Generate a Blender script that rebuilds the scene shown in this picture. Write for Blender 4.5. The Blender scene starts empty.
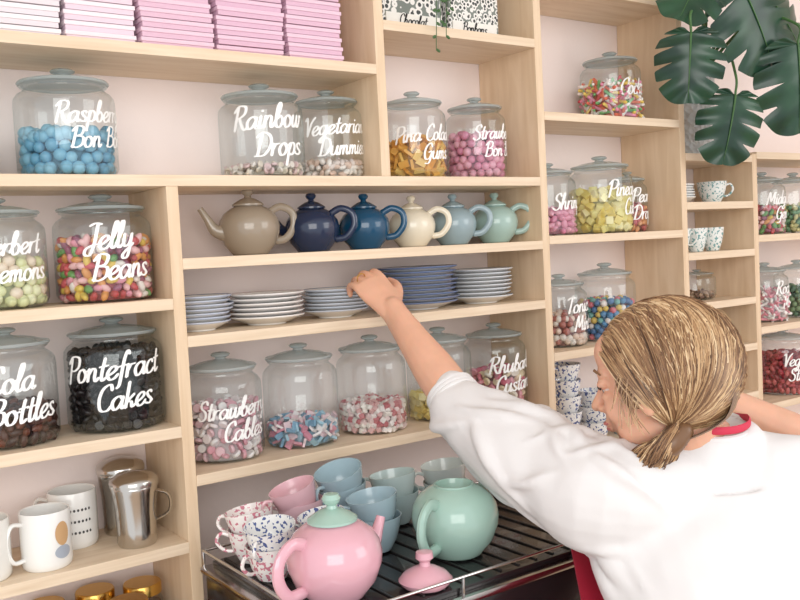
import bpy, math, random
import numpy as np
from mathutils import Vector, Matrix
random.seed(7); rng=np.random.default_rng(7)
sc=bpy.context.scene
COL=sc.collection
# ------------------------------------------------------------------ materials
def lin(c): 
    c/=255.
    return c/12.92 if c<=.04045 else ((c+.055)/1.055)**2.4
def rgb(r,g,b): return (lin(r),lin(g),lin(b),1)
MATS={}
def pmat(name,col,rough=.5,metal=0,spec=.5,bump=0,bscale=60,var=0,vscale=8,coat=0,sub=0,emit=None,stretch=None):
    if name in MATS: return MATS[name]
    m=bpy.data.materials.new(name);m.use_nodes=True;nt=m.node_tree;b=nt.nodes['Principled BSDF']
    b.inputs['Base Color'].default_value=rgb(*col);b.inputs['Roughness'].default_value=rough;b.inputs['Metallic'].default_value=metal
    b.inputs['Specular IOR Level'].default_value=spec;b.inputs['Coat Weight'].default_value=coat
    if sub: 
        b.inputs['Subsurface Weight'].default_value=sub;b.inputs['Subsurface Scale'].default_value=.01
    if bump or var:
        tc=nt.nodes.new('ShaderNodeTexCoord');mp=nt.nodes.new('ShaderNodeMapping');nt.links.new(tc.outputs['Object'],mp.inputs[0])
        if stretch: mp.inputs['Scale'].default_value=stretch
    if bump:
        n=nt.nodes.new('ShaderNodeTexNoise');n.inputs['Scale'].default_value=bscale;n.inputs['Detail'].default_value=4
        nt.links.new(mp.outputs[0],n.inputs[0]);bp=nt.nodes.new('ShaderNodeBump');bp.inputs['Strength'].default_value=bump;bp.inputs['Distance'].default_value=.01
        nt.links.new(n.outputs[0],bp.inputs['Height']);nt.links.new(bp.outputs[0],b.inputs['Normal'])
    if var:
        n=nt.nodes.new('ShaderNodeTexNoise');n.inputs['Scale'].default_value=vscale;n.inputs['Detail'].default_value=5
        nt.links.new(mp.outputs[0],n.inputs[0]);cr=nt.nodes.new('ShaderNodeValToRGB')
        c0=[max(0,c*(1-var)) for c in col];c1=[min(255,c*(1+var)) for c in col]
        cr.color_ramp.elements[0].position=.3;cr.color_ramp.elements[0].color=rgb(*c0);cr.color_ramp.elements[1].position=.7;cr.color_ramp.elements[1].color=rgb(*c1)
        nt.links.new(n.outputs[0],cr.inputs[0]);nt.links.new(cr.outputs[0],b.inputs['Base Color'])
    MATS[name]=m;return m
def wood(name,c0,c1,sx=(2,14,60)):
    m=bpy.data.materials.new(name);m.use_nodes=True;nt=m.node_tree;b=nt.nodes['Principled BSDF'];b.inputs['Roughness'].default_value=.55
    tc=nt.nodes.new('ShaderNodeTexCoord');mp=nt.nodes.new('ShaderNodeMapping');mp.inputs['Scale'].default_value=sx
    nt.links.new(tc.outputs['Object'],mp.inputs[0])
    n=nt.nodes.new('ShaderNodeTexNoise');n.inputs['Scale'].default_value=1.6;n.inputs['Detail'].default_value=6;n.inputs['Distortion'].default_value=.6
    nt.links.new(mp.outputs[0],n.inputs[0]);cr=nt.nodes.new('ShaderNodeValToRGB');cr.color_ramp.elements[0].position=.3;cr.color_ramp.elements[1].position=.68
    cr.color_ramp.elements[0].color=rgb(*c0);cr.color_ramp.elements[1].color=rgb(*c1);nt.links.new(n.outputs[0],cr.inputs[0]);nt.links.new(cr.outputs[0],b.inputs['Base Color'])
    MATS[name]=m;return m
WOODH=wood('birch_shelf',(222,198,168),(238,218,192),(3,30,60))
WOODV=wood('birch_panel',(218,190,156),(234,210,180),(40,22,3))
def glassmat(name,tint,base=.05,edge=.6,rough=.04,gcol=(225,232,232),p=3.):
    m=bpy.data.materials.new(name);m.use_nodes=True;nt=m.node_tree;nt.nodes.clear()
    o=nt.nodes.new('ShaderNodeOutputMaterial');mx=nt.nodes.new('ShaderNodeMixShader');t=nt.nodes.new('ShaderNodeBsdfTransparent');g=nt.nodes.new('ShaderNodeBsdfGlossy')
    t.inputs[0].default_value=rgb(*tint);g.inputs[0].default_value=rgb(*gcol);g.inputs['Roughness'].default_value=rough
    lw=nt.nodes.new('ShaderNodeLayerWeight');lw.inputs[0].default_value=.5
    pw=nt.nodes.new('ShaderNodeMath');pw.operation='POWER';pw.inputs[1].default_value=p;nt.links.new(lw.outputs['Facing'],pw.inputs[0])
    ma=nt.nodes.new('ShaderNodeMath');ma.operation='MULTIPLY_ADD';ma.inputs[1].default_value=edge;ma.inputs[2].default_value=base
    nt.links.new(pw.outputs[0],ma.inputs[0]);nt.links.new(ma.outputs[0],mx.inputs[0]);nt.links.new(t.outputs[0],mx.inputs[1]);nt.links.new(g.outputs[0],mx.inputs[2]);nt.links.new(mx.outputs[0],o.inputs[0])
    MATS[name]=m;return m
GLASS=glassmat('jar_glass',(248,250,250),.08,.55)
def lidmat():
    m=bpy.data.materials.new('lid_glass');m.use_nodes=True;nt=m.node_tree;nt.nodes.clear()
    o=nt.nodes.new('ShaderNodeOutputMaterial');mx=nt.nodes.new('ShaderNodeMixShader');t=nt.nodes.new('ShaderNodeBsdfTransparent');p=nt.nodes.new('ShaderNodeBsdfPrincipled')
    t.inputs[0].default_value=rgb(228,236,236);p.inputs['Base Color'].default_value=rgb(194,204,204);p.inputs['Roughness'].default_value=.08
    mx.inputs[0].default_value=.5;nt.links.new(t.outputs[0],mx.inputs[1]);nt.links.new(p.outputs[0],mx.inputs[2]);nt.links.new(mx.outputs[0],o.inputs[0]);return m
LID=lidmat()
WHITE_INK=pmat('label_paint',(252,252,250),.6)
# ------------------------------------------------------------------ mesh builder
class MB:
    def __init__(s): s.v=[];s.f=[];s.mi=[];s.mats=[];s.n=0
    def add(s,VF,mat,M=None,off=None):
        V,F=VF;V=np.asarray(V,float)
        if M is not None: V=V@np.asarray(M)[:3,:3].T+(np.asarray(M)[:3,3] if np.asarray(M).shape[0]==4 else 0)
        if off is not None: V=V+np.asarray(off,float)
        if mat not in s.mats: s.mats.append(mat)
        k=s.mats.index(mat);n=s.n
        s.v.append(V);s.n+=len(V)
        s.f.extend([tuple(i+n for i in f) for f in F]);s.mi.extend([k]*len(F));return s
    def obj(s,name,parent=None,smooth=True,loc=None):
        V=np.vstack(s.v)
        me=bpy.data.meshes.new(name)
        if loc is not None: V=V-np.asarray(loc)
        me.from_pydata(V.tolist(),[],s.f)
        for m in s.mats: me.materials.append(m)
        me.polygons.foreach_set('material_index',s.mi)
        me.polygons.foreach_set('use_smooth',[smooth]*len(s.f));me.update()
        if smooth:
            try: me.set_sharp_from_angle(angle=math.radians(42))
            except Exception: pass
        ob=bpy.data.objects.new(name,me);COL.objects.link(ob)
        if loc is not None: ob.location=loc
        if parent: ob.parent=parent
        return ob
def box(x0,x1,y0,y1,z0,z1,bv=0):
    if not bv:
        V=[(x,y,z) for z in (z0,z1) for y in (y0,y1) for x in (x0,x1)]
        return V,[(0,2,3,1),(4,5,7,6),(0,1,5,4),(2,6,7,3),(0,4,6,2),(1,3,7,5)]
    import bmesh
    bm=bmesh.new();bmesh.ops.create_cube(bm,size=1)
    for v in bm.verts: v.co=Vector(((x0+x1)/2+v.co.x*(x1-x0),(y0+y1)/2+v.co.y*(y1-y0),(z0+z1)/2+v.co.z*(z1-z0)))
    bmesh.ops.bevel(bm,geom=bm.edges[:],offset=bv,segments=2,affect='EDGES',profile=.6)
    V=[tuple(v.co) for v in bm.verts];bm.verts.index_update();F=[tuple(v.index for v in f.verts) for f in bm.faces];bm.free();return V,F
def lathe(prof,n=32):
    V=[];F=[];rings=[]
    for r,z in prof:
        if r<1e-6: rings.append([len(V)]);V.append((0,0,z))
        else:
            b=len(V);rings.append(list(range(b,b+n)))
            for i in range(n):
                a=2*math.pi*i/n;V.append((r*math.cos(a),r*math.sin(a),z))
    for A,B in zip(rings[:-1],rings[1:]):
        if len(A)==1 and len(B)==1: continue
        for i in range(n):
            j=(i+1)%n
            if len(A)==1: F.append((A[0],B[j],B[i]))
            elif len(B)==1: F.append((A[i],A[j],B[0]))
            else: F.append((A[i],A[j],B[j],B[i]))
    return V,F
def cat(P,k=6):
    P=[np.asarray(p,float) for p in P]
    if len(P)<3: return [P[0]+(P[-1]-P[0])*t for t in np.linspace(0,1,k+1)]
    Q=[2*P[0]-P[1]]+P+[2*P[-1]-P[-2]];o=[]
    for i in range(1,len(Q)-2):
        a,b,c,d=Q[i-1:i+3]
        for j in range(k):
            t=j/k;o.append(.5*((2*b)+(c-a)*t+(2*a-5*b+4*c-d)*t*t+(-a+3*b-3*c+d)*t**3))
    o.append(P[-1]);return o
def tube(P,R,n=10,side=None,cap=True,k=0):
    R=[(r,r) if np.isscalar(r) else r for r in R]
    if k:
        Z=[np.concatenate([np.asarray(p,float),r]) for p,r in zip(P,R)];Z=cat(Z,k);P=[z[:3] for z in Z];R=[(max(z[3],1e-4),max(z[4],1e-4)) for z in Z]
    P=[np.asarray(p,float) for p in P];N=len(P)
    T=[]
    for i in range(N):
        t=P[min(i+1,N-1)]-P[max(i-1,0)];T.append(t/(np.linalg.norm(t)+1e-12))
    s=np.asarray(side if side is not None else ((0,0,1) if abs(T[0][2])<.9 else (1,0,0)),float)
    V=[];F=[];rings=[]
    L=[]
    for i in range(N):
        if side is not None: s=np.asarray(side,float)
        s=s-T[i]*(s@T[i]);s/=np.linalg.norm(s)+1e-12
        L.append((P[i],R[i],T[i],s.copy()))
    if cap:
        p,r,t,s0=L[0];m=min(r);pre=[(p-t*m*math.sin(a),(r[0]*math.cos(a),r[1]*math.cos(a)),t,s0) for a in (1.25,.9,.45)]
        p,r,t,s1=L[-1];m=min(r);post=[(p+t*m*math.sin(a),(r[0]*math.cos(a),r[1]*math.cos(a)),t,s1) for a in (.45,.9,1.25)]
        L=pre+L+post
    for p,r,t,s in L:
        b=np.cross(t,s);base=len(V);rings.append(base)
        for i in range(n):
            a=2*math.pi*i/n;V.append(p+s*r[0]*math.cos(a)+b*r[1]*math.sin(a))
    for A,B in zip(rings[:-1],rings[1:]):
        for i in range(n):
            j=(i+1)%n;F.append((A+i,A+j,B+j,B+i))
    F.append(tuple(range(n-1,-1,-1)));F.append(tuple(rings[-1]+i for i in range(n)))
    return V,F
def sphere(c,r,nu=12,nv=8,M=None):
    if np.isscalar(r): r=(r,r,r)
    V,F=lathe([(math.sin(math.pi*i/nv) if 0<i<nv else 0,-math.cos(math.pi*i/nv)) for i in range(nv+1)],nu)
    V=np.array(V)*np.array(r)
    if M is not None: V=V@np.asarray(M).T
    return V+np.asarray(c),F
def rotz(a): c,s=math.cos(a),math.sin(a);return np.array([[c,-s,0],[s,c,0],[0,0,1.]])
def rotx(a): c,s=math.cos(a),math.sin(a);return np.array([[1.,0,0],[0,c,-s],[0,s,c]])
def roty(a): c,s=math.cos(a),math.sin(a);return np.array([[c,0,s],[0,1.,0],[-s,0,c]])
def rrot():
    q=rng.normal(size=4);q/=np.linalg.norm(q);w,x,y,z=q
    return np.array([[1-2*(y*y+z*z),2*(x*y-z*w),2*(x*z+y*w)],[2*(x*y+z*w),1-2*(x*x+z*z),2*(y*z-x*w)],[2*(x*z-y*w),2*(y*z+x*w),1-2*(x*x+y*y)]])
# ------------------------------------------------------------------ script lettering (stroke font)
G={
'a':(1.0,[[(.75,.8),(.5,1),(.15,.8),(.05,.4),(.25,0),(.55,.15),(.76,.6),(.8,.95)],[(.8,.95),(.76,.4),(.85,.03),(1.05,.2)]]),
'b':(.88,[[(-.05,.2),(.25,1.0),(.42,1.8),(.28,2.05),(.13,1.6),(.12,.5),(.3,.0),(.62,.1),(.72,.6),(.45,.95),(.2,.7)]]),
'c':(.78,[[(.68,.8),(.5,1),(.2,.85),(.05,.4),(.25,0),(.6,.05),(.82,.3)]]),
'd':(1.02,[[(.72,.78),(.45,1),(.12,.75),(.05,.35),(.25,0),(.55,.2),(.76,.7)],[(.88,2),(.8,1),(.76,.3),(.88,0),(1.08,.2)]]),
'e':(.82,[[(.0,.25),(.45,.5),(.68,.78),(.48,1),(.18,.8),(.06,.38),(.28,0),(.6,.05),(.86,.35)]]),
'f':(.62,[[(.72,1.8),(.52,2.05),(.36,1.5),(.3,.5),(.25,-.5),(.08,-.75)],[(.03,.9),(.65,.98)]]),
'g':(1.0,[[(.75,.8),(.5,1),(.15,.8),(.05,.4),(.25,0),(.55,.15),(.78,.7)],[(.82,.98),(.76,0),(.66,-.7),(.36,-.9),(.18,-.6),(.5,-.25),(1.02,.2)]]),
'h':(.95,[[(-.02,.2),(.3,1.3),(.38,1.95),(.22,1.95),(.12,1),(.1,0)],[(.12,.5),(.36,.95),(.6,.85),(.62,.35),(.74,0),(1.0,.25)]]),
'i':(.45,[[(.15,1),(.12,.4),(.22,0),(.48,.22)],[(.2,1.38),(.22,1.46)]]),
'k':(.85,[[(.14,2),(.1,0)],[(.65,1),(.2,.5),(.48,.42),(.6,.03),(.88,.22)]]),
'l':(.48,[[(-.02,.25),(.3,1.2),(.38,1.9),(.22,1.95),(.12,1.1),(.14,.2),(.3,0),(.5,.22)]]),
'm':(1.25,[[(.1,1),(.1,0)],[(.1,.5),(.3,.96),(.48,.85),(.5,0)],[(.5,.5),(.7,.96),(.9,.85),(.92,.3),(1.04,0),(1.28,.25)]]),
'n':(.93,[[(.1,1),(.1,0)],[(.1,.5),(.35,.97),(.6,.85),(.62,.3),(.74,0),(.96,.25)]]),
'o':(.88,[[(.45,1),(.15,.85),(.05,.4),(.25,0),(.6,.1),(.72,.55),(.5,.98),(.6,.8),(.9,.85)]]),
'p':(.88,[[(.14,1),(.08,-.9)],[(.12,.4),(.35,1),(.68,.85),(.7,.3),(.45,0),(.15,.12)],[(.6,.08),(.9,.25)]]),
'r':(.68,[[(.1,1),(.1,0)],[(.1,.45),(.3,.9),(.62,.98)]]),
's':(.72,[[(.6,.85),(.4,1),(.15,.85),(.3,.55),(.58,.3),(.45,.02),(.05,.1)],[(.45,.02),(.74,.22)]]),
't':(.6,[[(.32,1.7),(.22,.6),(.3,0),(.62,.22)],[(0,1.05),(.6,1.12)]]),
'u':(.98,[[(.1,1),(.08,.3),(.3,0),(.6,.3),(.72,1)],[(.72,1),(.7,.3),(.82,0),(1.02,.25)]]),
'w':(1.2,[[(.08,1),(.1,.2),(.3,0),(.5,.4),(.58,1)],[(.58,1),(.6,.2),(.8,0),(1.0,.5),(1,.98),(1.22,.88)]]),
'x':(.85,[[(.1,1),(.6,0),(.85,.2)],[(.65,1),(.05,0)]]),
'y':(.95,[[(.1,1),(.1,.3),(.3,.05),(.6,.3),(.73,1)],[(.73,1),(.68,0),(.55,-.75),(.25,-.85),(.2,-.5),(.95,.22)]]),
'R':(1.3,[[(.35,1.9),(.22,0)],[(0,1.55),(.4,2),(1.0,1.9),(1.0,1.35),(.6,1.05),(.3,1.02)],[(.55,1.05),(.85,.35),(1.15,0),(1.4,.2)]]),
'B':(1.25,[[(.35,1.9),(.22,0)],[(0,1.55),(.4,2),(.98,1.85),(.9,1.25),(.4,1.08)],[(.4,1.08),(1.05,.95),(1.08,.3),(.6,0),(.1,.12)]]),
'P':(1.1,[[(.35,1.9),(.22,-.1)],[(0,1.5),(.4,2),(1.05,1.9),(1.1,1.25),(.7,.92),(.3,.95)]]),
'D':(1.4,[[(.4,1.9),(.28,.05)],[(0,1.65),(.5,2),(1.1,1.7),(1.28,.9),(.85,.1),(.05,.05)]]),
'C':(1.1,[[(1.0,1.55),(.8,2),(.3,1.7),(.1,.9),(.3,.1),(.8,0),(1.15,.4)]]),
'G':(1.25,[[(1.05,1.55),(.8,2),(.3,1.7),(.1,.9),(.3,.1),(.75,.05),(1.0,.5),(1.05,.95)],[(.65,.88),(1.05,.95),(1.0,.1),(.8,-.5),(.35,-.5)]]),
'L':(1.1,[[(.5,1.9),(.25,1.0),(.15,.1),(.6,.0),(1.1,.25)]]),
'S':(1.1,[[(1.0,1.65),(.78,2.02),(.36,1.8),(.36,1.3),(.85,.85),(.9,.25),(.5,-.02),(.03,.3)]]),
'V':(1.05,[[(0,1.75),(.25,1.95),(.5,0)],[(.5,0),(.8,1.4),(1.2,2.0)]]),
'J':(1.05,[[(.2,1.85),(.6,2),(1.05,1.9)],[(.78,1.95),(.72,.5),(.5,-.35),(.1,-.3),(.12,.1),(.6,.35),(1.05,.4)]]),
'M':(1.45,[[(.1,0),(.32,1.95),(.68,.4),(1.1,1.95),(1.2,.2),(1.45,.15)]]),
'T':(1.0,[[(0,1.75),(.5,2),(1.15,1.85)],[(.6,1.9),(.45,0)]]),
' ':(.6,[])}
def text_w(s): return sum(G[c][0] for c in s)
def text_mesh(s):
    V=[];F=[];x=0
    for ch in s:
        adv,st=G[ch]
        for S in st:
            Pn=[np.array([x+p[0],p[1]]) for p in S];Q=cat(Pn,5)
            pts=[];N=len(Q)
            for i in range(N):
                t=Q[min(i+1,N-1)]-Q[max(i-1,0)];l=np.linalg.norm(t)+1e-9;t=t/l
                w=.055+.08*abs(t[1])
                nrm=np.array([-t[1],t[0]]);pts.append((Q[i]-nrm*w,Q[i]+nrm*w))
            b=len(V)
            for a,c in pts: V+=[a,c]
            F+=[(b+2*i,b+2*i+2,b+2*i+3,b+2*i+1) for i in range(N-1)]
            for q,w in ((Q[0],.08),(Q[-1],.075)):
                b=len(V);V+=[q+w*np.array([math.cos(a),math.sin(a)]) for a in np.linspace(0,2*math.pi,9)[:-1]];F.append(tuple(range(b,b+8)))
        x+=adv
    V=np.array(V);V[:,0]+=V[:,1]*.22;V[:,0]-=x/2+.2;return V,F
def label(mb,lines,c,R,zc,ang=0,maxarc=2.2,xh=.021,lead=2.35):
    mw=max(text_w(l) for l in lines);xh=min(xh,maxarc*R/mw)
    for i,l in enumerate(lines):
        V,F=text_mesh(l);V=V*xh
        zz=zc+((len(lines)-1)/2-i)*lead*xh-xh*.6+V[:,1]+V[:,0]*.06
        a=-math.pi/2+ang+V[:,0]/R+ (.14 if i else -.08)*1
        W=np.stack([c[0]+(R+.0012)*np.cos(a),c[1]+(R+.0012)*np.sin(a),c[2]+zz],1)
        mb.add((W,F),WHITE_INK)
# ------------------------------------------------------------------ sweets
def tmpl(kind):
    if kind=='ball': return sphere((0,0,0),1,9,6)
    if kind=='bean': return sphere((0,0,0),(1.5,.85,.85),8,6)
    if kind=='cube': return box(-.85,.85,-.85,.85,-.85,.85,.25)
    if kind=='disc': return lathe([(0,-.35),(.85,-.35),(1,-.15),(1,.15),(.85,.35),(0,.35)],10)
    if kind=='stick': return tube([(-2,0,0),(2,0,0)],[.6,.6],6)
    if kind=='chip': return box(-1.1,1.1,-.75,.75,-.3,.3)
TM={}
def mute(k): 
    g=sum(k)/3;return tuple(int(x*.82+g*.12+10) for x in k)
def sweets(mb,c,R,h,kind,r,cols,base=.004):
    if kind not in TM: TM[kind]=tmpl(kind)
    V0,F0=TM[kind];V0=np.array(V0);cols=[mute(k) for k in cols]
    core=pmat('sweet_core_%d_%d_%d'%cols[0],tuple(int(x*.8) for x in cols[0]),.7)
    mb.add(lathe([(0,base),(R-1.6*r,base),(R-1.6*r,max(h-r*1.2,base+.002)),(0,max(h-r*1.0,base+.003))],20),core,off=c)
    P=[];z=base+r*.9;odd=0
    while z<h:
        n=max(4,int(2*math.pi*(R-r)/(1.85*r)))
        for i in range(n):
            a=2*math.pi*(i+.5*odd)/n+rng.normal()*.03;P.append(((R-r*1.02)*math.cos(a),(R-r*1.02)*math.sin(a),z+rng.normal()*r*.2))
        z+=1.6*r;odd^=1
    rr=R-r
    while rr>r*.3:
        n=max(1,int(2*math.pi*rr/(1.9*r)));
        for i in range(n):
            a=2*math.pi*i/n+rr*50;P.append((rr*math.cos(a),rr*math.sin(a),h+rng.uniform(-.5,.7)*r+ (R-rr)*.08))
        rr-=1.7*r
    for p in P:
        k=cols[rng.integers(len(cols))];m=pmat('sweet_%d_%d_%d'%k,k,.4)
        s=r*rng.uniform(.88,1.08)
        mb.add((V0*s@rrot().T,F0),m,off=(c[0]+p[0],c[1]+p[1],c[2]+p[2]))
def jar(name,x,y,z,R,H,lines=None,fill=.4,kind='ball',r=.01,cols=((240,150,170),),ang=0,tz=.42,lid=True,arc=2.2,xh=.019,n=40):
    mb=MB();z=z+.0006;c=(x,y,z)
    if fill>0: sweets(mb,c,R*.955,H*.8*fill,kind,r,cols)
    prof=[(0,.0),(.78*R,.0),(.93*R,.004),(R,.015),(R*1.0,.66*H),(.985*R,.715*H),(.92*R,.755*H),(.82*R,.785*H),(.79*R,.80*H),(.79*R,.815*H),(.85*R,.822*H),(.86*R,.835*H),(.82*R,.842*H)]
    mb.add(lathe(prof,n),GLASS,off=c)
    mb.add(lathe([(0,.006),(.88*R,.006),(.955*R,.018)],n),GLASS,off=c)
    if lid:
        lp=[(.76*R,.835*H),(.89*R,.845*H),(.91*R,.858*H),(.89*R,.872*H),(.74*R,.882*H),(.62*R,.9*H),(.4*R,.918*H),(.2*R,.926*H),(.13*R,.938*H),(.14*R,.948*H),(.23*R,.962*H),(.25*R,.978*H),(.2*R,.993*H),(.1*R,1.0*H),(0,1.0*H)]
        mb.add(lathe(lp,n),LID,off=c)
    if lines: label(mb,lines,c,R,H*tz,ang,arc,xh)
    return mb.obj(name,loc=c)
# ------------------------------------------------------------------ room
D=.20; T=1.80
Z=dict(T=1.80,A=2.025,B=2.116,L1=1.5836,L2=1.3565,L3=1.148,M1=1.653,M2=1.5145,M3=1.264,R0=1.952,R1=1.663,R2=1.387,R3=1.13,F0=1.866,F1=1.736,F2=1.600,F3=1.463,F4=1.33,F5=1.19,G0=1.876,G1=1.638,G2=1.372,G3=1.143)
wallm=pmat('painted_wall',(246,232,227),.85,bump=.05,bscale=80)
MB().add(box(-1.6,3.2,D+.001,D+.1,0,2.75),wallm).obj('wall_back',smooth=False)
MB().add(box(-1.6,3.2,-3.2,D+.1,-.06,0),pmat('floor_boards',(176,150,124),.6,var=.12,vscale=3,stretch=(1,12,1))).obj('floor',smooth=False)
MB().add(box(-1.6,3.2,-1.4,D+.1,2.75,2.8),pmat('ceiling_paint',(246,244,240),.9)).obj('ceiling',smooth=False)
MB().add(box(3.2,3.3,-3.2,D+.1,0,2.75),wallm).obj('wall_right',smooth=False)
th=.02; p=.022
xm,xR,xr,xf=.457,.9,1.413,1.734
mb=MB()
def sh(x0,x1,z,y0=0): mb.add(box(x0,x1,y0,D,z-th,z,.0012),WOODH)
def po(x,z0,z1,y0=.0005): mb.add(box(x,x+p,y0,D,z0,z1,.0012),WOODV)
sh(-.75,xR,T);sh(-.75,xm,Z['A']);sh(xm+p,xR,Z['B']);sh(xm+p,xR,2.34);sh(-.75,xm,2.34)
for k in('L1','L2','L3'): sh(-.75,0,Z[k])
sh(-.75,0,.93);sh(-.75,0,.66);sh(-.75,0,.36);sh(-.75,0,.1)
for k in('M1','M2','M3'): sh(p,xR,Z[k])
sh(p,xR,.86);sh(p,xR,.5);sh(p,xR,.1)
for k in('R0','R1','R2','R3'): sh(xR+p,xr,Z[k])
sh(xR+p,xr,.86);sh(xR+p,xr,.5);sh(xR+p,xr,2.26)
for k in('F0','F1','F2','F3','F4','F5'): sh(xr+p,xf,Z[k])
sh(xr+p,xf,.86)
for k in('G0','G1','G2','G3'): sh(xf+p,2.45,Z[k])
sh(xf+p,2.45,.86)
po(-.77,0,2.5);po(0,0,T-th);po(xm,T,2.5);po(xR,0,2.5);po(xr,0,2.5);po(xf,0,1.87);po(2.45,0,1.95)
mb.obj('plywood_shelving_unit',smooth=False)
# ------------------------------------------------------------------ jars
BL=((112,182,214),(130,194,222),(96,168,204));PK=((236,150,178),(242,168,190),(225,130,165));OR=((250,182,70),(252,204,100),(246,164,54))
JB=((225,80,90),(245,205,80),(110,170,90),(240,150,170),(245,235,225),(160,80,110),(240,155,70),(205,70,75),(250,190,190))
N='glass_sweet_jar'
jar(N,-.135,.1,T,.084,.19,['Raspberry','Bon Bons'],.46,'ball',.0115,BL,.45,xh=.0175)
jar(N,-.335,.1,T,.082,.19,None,.3,'bean',.009,((150,190,200),),0)
jar(N,.239,.095,T,.083,.187,['Rainbow','Drops'],.13,'disc',.007,((240,225,205),(250,240,230),(235,200,200)),-.15,tz=.42,xh=.022,arc=2.1)
jar(N,.397,.105,T,.072,.186,['Vegetarian','Dummies'],.2,'bean',.007,((235,215,205),(225,190,170),(245,235,225)),-.1,arc=2.05)
jar(N,.615,.1,T,.073,.195,['Pina Colada','Gums'],.5,'chip',.011,OR,.0,arc=2.2,tz=.36)
jar(N,.795,.1,T,.070,.192,['Strawberry','Bon Bons'],.62,'ball',.0105,PK,.32,arc=2.0)
jar(N,-.262,.1,Z['L1'],.078,.185,['Sherbert','Lemons'],.5,'ball',.0105,((230,232,170),(242,242,195),(245,222,195)),.1,xh=.018)
jar(N,-.085,.1,Z['L1'],.084,.190,['Jelly','Beans'],.68,'bean',.0082,JB,-.05,xh=.022)
jar(N,-.262,.1,Z['L2'],.080,.195,['Cola','Bottles'],.35,'bean',.009,((80,38,26),(110,50,30),(60,28,22)),.0,xh=.0215)
jar(N,-.080,.1,Z['L2'],.085,.198,['Pontefract','Cakes'],.84,'disc',.009,((22,18,20),(34,26,28),(15,13,15)),-.22,xh=.022,arc=2.15)
M3=Z['M3']
jar(N,.125,.1,M3,.075,.205,['Strawberry','Cables'],.6,'disc',.0095,((250,235,234),(240,195,204),(250,244,242),(236,165,180)),.05,tz=.38,xh=.018)
jar(N,.296,.1,M3,.076,.205,None,.26,'chip',.0085,((160,205,225),(240,205,212),(120,172,205),(250,242,240),(235,150,172)))
jar(N,.470,.1,M3,.075,.205,None,.34,'cube',.0065,((240,210,208),(214,120,126),(248,238,228),(235,180,178),(250,240,235)))
jar(N,.655,.1,M3,.074,.205,['Sour','Gums'],.28,'cube',.009,((245,222,130),(242,212,110),(250,234,165)),-.25,tz=.25,xh=.015)
jar(N,.823,.1,M3,.074,.2,['Rhubarb','Custards'],.5,'disc',.011,((238,150,165),(248,225,185),(228,110,135),(250,238,220)),.05,tz=.4)
jar(N,1.265,.1,Z['R0'],.078,.183,['Cocktail'],.62,'stick',.007,((240,110,80),(250,215,90),(110,190,110),(240,140,175),(250,240,235),(225,70,80),(250,250,245)),.35,xh=.02)
jar(N,1.205,.095,Z['R1'],.082,.2,['Pineapple','Cubes'],.62,'cube',.0115,((245,232,140),(250,238,170),(242,218,110)),.4,xh=.02)
jar(N,1.02,.1,Z['R1'],.07,.18,['Shrimps'],.4,'bean',.009,PK,.3)
jar(N,1.352,.13,Z['R1'],.052,.165,['Pear','Drops'],.5,'bean',.008,((215,90,95),(240,160,100)),.1)
jar(N,1.045,.1,Z['R2'],.07,.18,['Tonics','Mints'],.5,'ball',.009,((190,110,100),(235,225,215),(240,210,190)),.2)
jar(N,1.215,.1,Z['R2'],.078,.2,None,.6,'ball',.0088,((80,140,190),(240,200,90),(230,110,125),(115,185,175),(250,240,235),(70,118,175)))
jar('small_clip_top_jar',1.60,.1,Z['F3'],.052,.085,None,.2,'bean',.007,((120,80,60),(180,140,110)))
jar(N,1.93,.1,Z['G1'],.068,.19,['Midget','Gems'],.5,'bean',.008,JB,.05)
jar(N,2.10,.1,Z['G1'],.07,.19,None,.5,'bean',.008,((110,160,110),(220,210,140)),0)
jar(N,1.93,.1,Z['G2'],.07,.18,['Rock','Mix'],.6,'stick',.007,((245,240,235),(230,140,155)),.1)
jar(N,2.11,.1,Z['G2'],.07,.18,['Sour'],.6,'ball',.009,((80,120,90),(130,160,110)),0)
jar(N,2.0,.09,Z['G3'],.084,.2,['Vegetarian','Strawberry'],.7,'bean',.009,((190,60,68),(150,40,52),(220,100,100)),.05)
# ------------------------------------------------------------------ pink boxes
def stack(name,x0,x1,z,nb,h,col,lidc,y0=.03,y1=.17):
    mb=MB();m1=pmat('card_%d_%d_%d'%col,col,.6);m2=pmat('card_%d_%d_%d'%lidc,lidc,.6)
    for i in range(nb):
        dx=rng.normal()*.0012;dy=rng.normal()*.002;z0=z+.0005+i*h
        mb.add(box(x0+.003+dx,x1-.003+dx,y0+dy,y1+dy,z0+.0002,z0+h*.5,.0006),m1)
        mb.add(box(x0+.001+dx,x1-.001+dx,y0-.002+dy,y1+dy,z0+h*.5,z0+h-.0012,.0012),m2)
    return mb.obj(name,smooth=False)
for x0,x1,col,lc in((-.42,-.285,(226,216,222),(240,234,237)),(-.283,-.15,(228,218,224),(242,236,239)),(-.146,-.024,(230,208,220),(242,228,234)),(-.018,.120,(222,186,204),(234,202,217)),(.126,.266,(220,182,202),(232,198,215)),(.272,.398,(220,182,202),(233,200,216))):
    stack('stack_of_pink_boxes',x0,x1,Z['A'],13,.0175,col,lc)
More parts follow.
